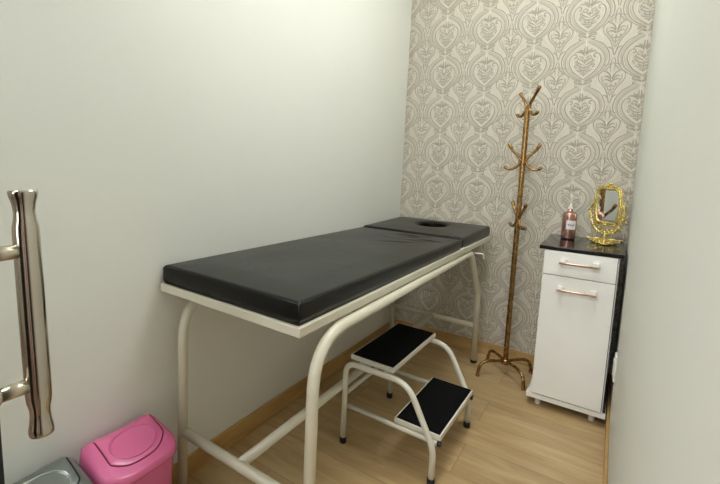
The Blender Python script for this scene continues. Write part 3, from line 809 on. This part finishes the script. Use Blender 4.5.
# ------------------------------------------------------------------ swing-lid bins
def bin_(yc, label, m_body, m_dark, m_hi, nm):
    cx, hx, hy, zr = 0.112, 0.097, 0.123, 0.313
    t = thing('swing_lid_bin', label, 'waste bin', (cx, yc, 0))
    def se(a, sx, sy, e=3.6):
        c, s = math.cos(a), math.sin(a)
        return (sx * math.copysign(abs(c) ** (2 / e), c), sy * math.copysign(abs(s) ** (2 / e), s))
    n = 64
    bm = NB(); rings = []
    for f, z in ((0.74, 0.0), (0.78, 0.004), (0.80, 0.02), (0.93, zr - 0.03), (0.935, zr - 0.012)):
        rings.append([bm.verts.new((cx + se(2 * PI * k / n, hx * f, hy * f)[0], yc + se(2 * PI * k / n, hx * f, hy * f)[1], z)) for k in range(n)])
    for a, b in zip(rings, rings[1:]):
        for k in range(n): bm.faces.new((a[k], a[(k + 1) % n], b[(k + 1) % n], b[k])).smooth = True
    bm.faces.new(list(reversed(rings[0])))
    bm.faces.new(rings[-1])
    obj('bin_body', bm, m_body, t)
    # lid surface height: ridge towards the wall, slope to the front, rounded ends
    def H_(px, py):      # px,py normalised -1..1
        ends = max(0.0, 1 - abs(py) ** 6) ** 0.6
        if px < -0.35: s = 1 - ((-0.35 - px) / 0.65) ** 2.4
        else: s = 1 - ((px + 0.35) / 1.35) ** 1.15
        return (0.058 * max(0.0, s) - 0.010 * max(0, 1 - (py / 0.72) ** 2) * max(0.0, s)) * ends
    def top(x, y): return zr + H_((x - cx) / hx, (y - yc) / hy)
    bm = NB(); rings = []
    for f, z in ((0.945, zr - 0.022), (0.985, zr - 0.022), (1.0, zr - 0.019), (0.992, zr - 0.012), (0.985, zr)):
        rings.append([bm.verts.new((cx + se(2 * PI * k / n, hx * f, hy * f)[0], yc + se(2 * PI * k / n, hx * f, hy * f)[1], z)) for k in range(n)])
    for i in range(1, 25):
        f = 0.985 * (1 - i / 25) ** 0.8
        e = 3.6 - 1.4 * (i / 25)
        r_ = []
        for k in range(n):
            x, y = se(2 * PI * k / n, hx * f, hy * f, e); r_.append(bm.verts.new((cx + x, yc + y, top(cx + x, yc + y) - 0.0)))
        rings.append(r_)
    for a, b in zip(rings, rings[1:]):
        for k in range(n): bm.faces.new((a[k], a[(k + 1) % n], b[(k + 1) % n], b[k])).smooth = True
    bm.faces.new(rings[-1])
    hood = obj('lid_hood', bm, m_body, t)
    # flap
    yl, yr = -0.66, 0.74
    def fx0(py): return -0.42
    def fx1(py): return 0.70 - 0.30 * (abs(py) / 0.68) ** 3
    bm = NB(); g = {}
    nu, nv = 40, 48
    for i in range(nu + 1):
        for j in range(nv + 1):
            py = yl + (yr - yl) * j / nv; x0_, x1_ = fx0(py), fx1(py); px = x0_ + (x1_ - x0_) * i / nu
            x, y = cx + px * hx, yc + py * hy
            ed = min(i / nu, 1 - i / nu) * 0.10 / 0.02; ej = min(j / nv, 1 - j / nv) * 0.18 / 0.02
            lift = 0.0032 * min(1, ed, ej) ** 0.5 if min(ed, ej) > 0 else 0
            q = math.hypot((px - 0.14) / 0.44, (py - 0.04) / 0.56)
            z = top(x, y) + lift - 0.0005
            if q < 1: z -= 0.013 * (1 - q ** 2.6) ** 0.8
            g[i, j] = bm.verts.new((x, y, z))
    for i in range(nu):
        for j in range(nv):
            bm.faces.new((g[i, j], g[i + 1, j], g[i + 1, j + 1], g[i, j + 1])).smooth = True
    bmesh.ops.recalc_face_normals(bm, faces=bm.faces[:])
    flap = obj('lid_flap', bm, m_body, t)
    # groove along both sides and the front of the flap
    P = []
    for i in range(20): P.append((fx0(yl) + (fx1(yl) - fx0(yl)) * i / 20 * 0.94, yl - 0.012))
    for j in range(41):
        py = yl + (yr - yl) * j / 40; P.append((fx1(py) + 0.015, py))
    for i in range(20, -1, -1): P.append((fx0(yr) + (fx1(yr) - fx0(yr)) * i / 20 * 0.94, yr + 0.012))
    bm = NB(); tube(bm, [(cx + a * hx, yc + b * hy, top(cx + a * hx, yc + b * hy) + 0.0002) for a, b in P], 0.0021, 8)
    obj('flap_groove', bm, m_dark, hood)
    bm = NB()
    P = [(0.14 + 0.445 * math.cos(2 * PI * k / 60), 0.04 + 0.565 * math.sin(2 * PI * k / 60)) for k in range(60)]
    tube(bm, [(cx + a * hx, yc + b * hy, top(cx + a * hx, yc + b * hy) + 0.0030) for a, b in P], 0.0018, 8, closed=True)
    obj('dish_rim', bm, m_hi, flap)
    return t
bin_(-2.098, 'pink plastic swing-lid bin standing on the floor beside the treatment table leg', M['pink'], M['pinkdark'], M['pink'], 'pink')
bin_(-2.347, 'silver grey plastic swing-lid bin beside the pink one, cut off at the bottom left', M['silver'], M['silverdark'], M['silverhi'], 'silver')

# ------------------------------------------------------------------ lamps
def ceil_light(x, y, sx, sy, s, col, label):
    t = thing('ceiling_light', label, 'ceiling light', (x, y, H))
    bm = NB(); box(bm, x - sx / 2 - 0.015, x + sx / 2 + 0.015, y - sy / 2 - 0.015, y + sy / 2 + 0.015, H - 0.022, H - 0.0005, 0.003); obj('light_frame', bm, M['plastic'], t)
    bm = NB(); box(bm, x - sx / 2, x + sx / 2, y - sy / 2, y + sy / 2, H - 0.0235, H - 0.0222); obj('diffuser', bm, lampmat('led_panel_%d' % int(s * 10), col, s), t)
ceil_light(0.86, -1.20, 0.66, 0.80, 3.8, (0.985, 1.0, 0.99, 1), 'square white ceiling light above the treatment table room')
ceil_light(0.35, -3.75, 1.2, 1.0, 3.8, (0.985, 1.0, 0.99, 1), 'unseen square white ceiling light added in the hall outside the doorway for soft light')  # hall light out of view, added for soft light from behind the camera

# unseen glowing window, added at the far end of the hall as soft fill
win = thing('fill_window', None, None, (0.7, -5.19, 1.55), kind='structure')
bm = NB()
for a in ((-0.06, 0.0, 0.84, 2.26), (1.4, 1.46, 0.84, 2.26)): box(bm, a[0], a[1], -5.2, -5.15, a[2], a[3], 0.003)
for a in ((-0.02, 1.42, 0.84, 0.90), (-0.02, 1.42, 2.2, 2.26), (-0.02, 1.42, 1.53, 1.57)): box(bm, a[0], a[1], -5.2, -5.155, a[2], a[3], 0.003)
obj('fill_window_frame', bm, M['plastic'], win)
bm = NB(); box(bm, -0.01, 1.41, -5.197, -5.19, 0.89, 2.21)
obj('fill_pane', bm, lampmat('fill_pane_glow', (0.96, 0.985, 1.0, 1), 1.3), win)

w = bpy.data.worlds.new('world'); scene.world = w; w.use_nodes = True
w.node_tree.nodes['Background'].inputs[0].default_value = (0.9, 0.92, 0.9, 1)
w.node_tree.nodes['Background'].inputs[1].default_value = 0.15

# ------------------------------------------------------------------ camera
yaw, pitch, roll, f, pcx, pcy = .6303, -.1133, .0313, 429.2686, 301.9978, 208.4481
F = Vector((-math.sin(yaw) * math.cos(pitch), math.cos(yaw) * math.cos(pitch), math.sin(pitch)))
R0 = Vector((math.cos(yaw), math.sin(yaw), 0)); U0 = R0.cross(F)
R = R0 * math.cos(roll) + U0 * math.sin(roll); U = -R0 * math.sin(roll) + U0 * math.cos(roll)
cam = bpy.data.cameras.new('camera'); co = bpy.data.objects.new('camera', cam); COL.objects.link(co)
m4 = Matrix((R, U, -F)).transposed().to_4x4(); m4.translation = Vector((1.1742, -2.7471, 1.1649)); co.matrix_world = m4
cam.sensor_fit = 'HORIZONTAL'; cam.sensor_width = 36.0; cam.lens = 36.0 * f / 720.0
cam.shift_x = (360.0 - pcx) / 720.0; cam.shift_y = (pcy - 242.0) / 720.0
cam.clip_start = 0.01
scene.camera = co
scene.view_settings.view_transform = 'Standard'; scene.view_settings.look = 'None'
scene.view_settings.gamma = 1.0; scene.view_settings.use_curve_mapping = False
scene.view_settings.exposure = 1.9
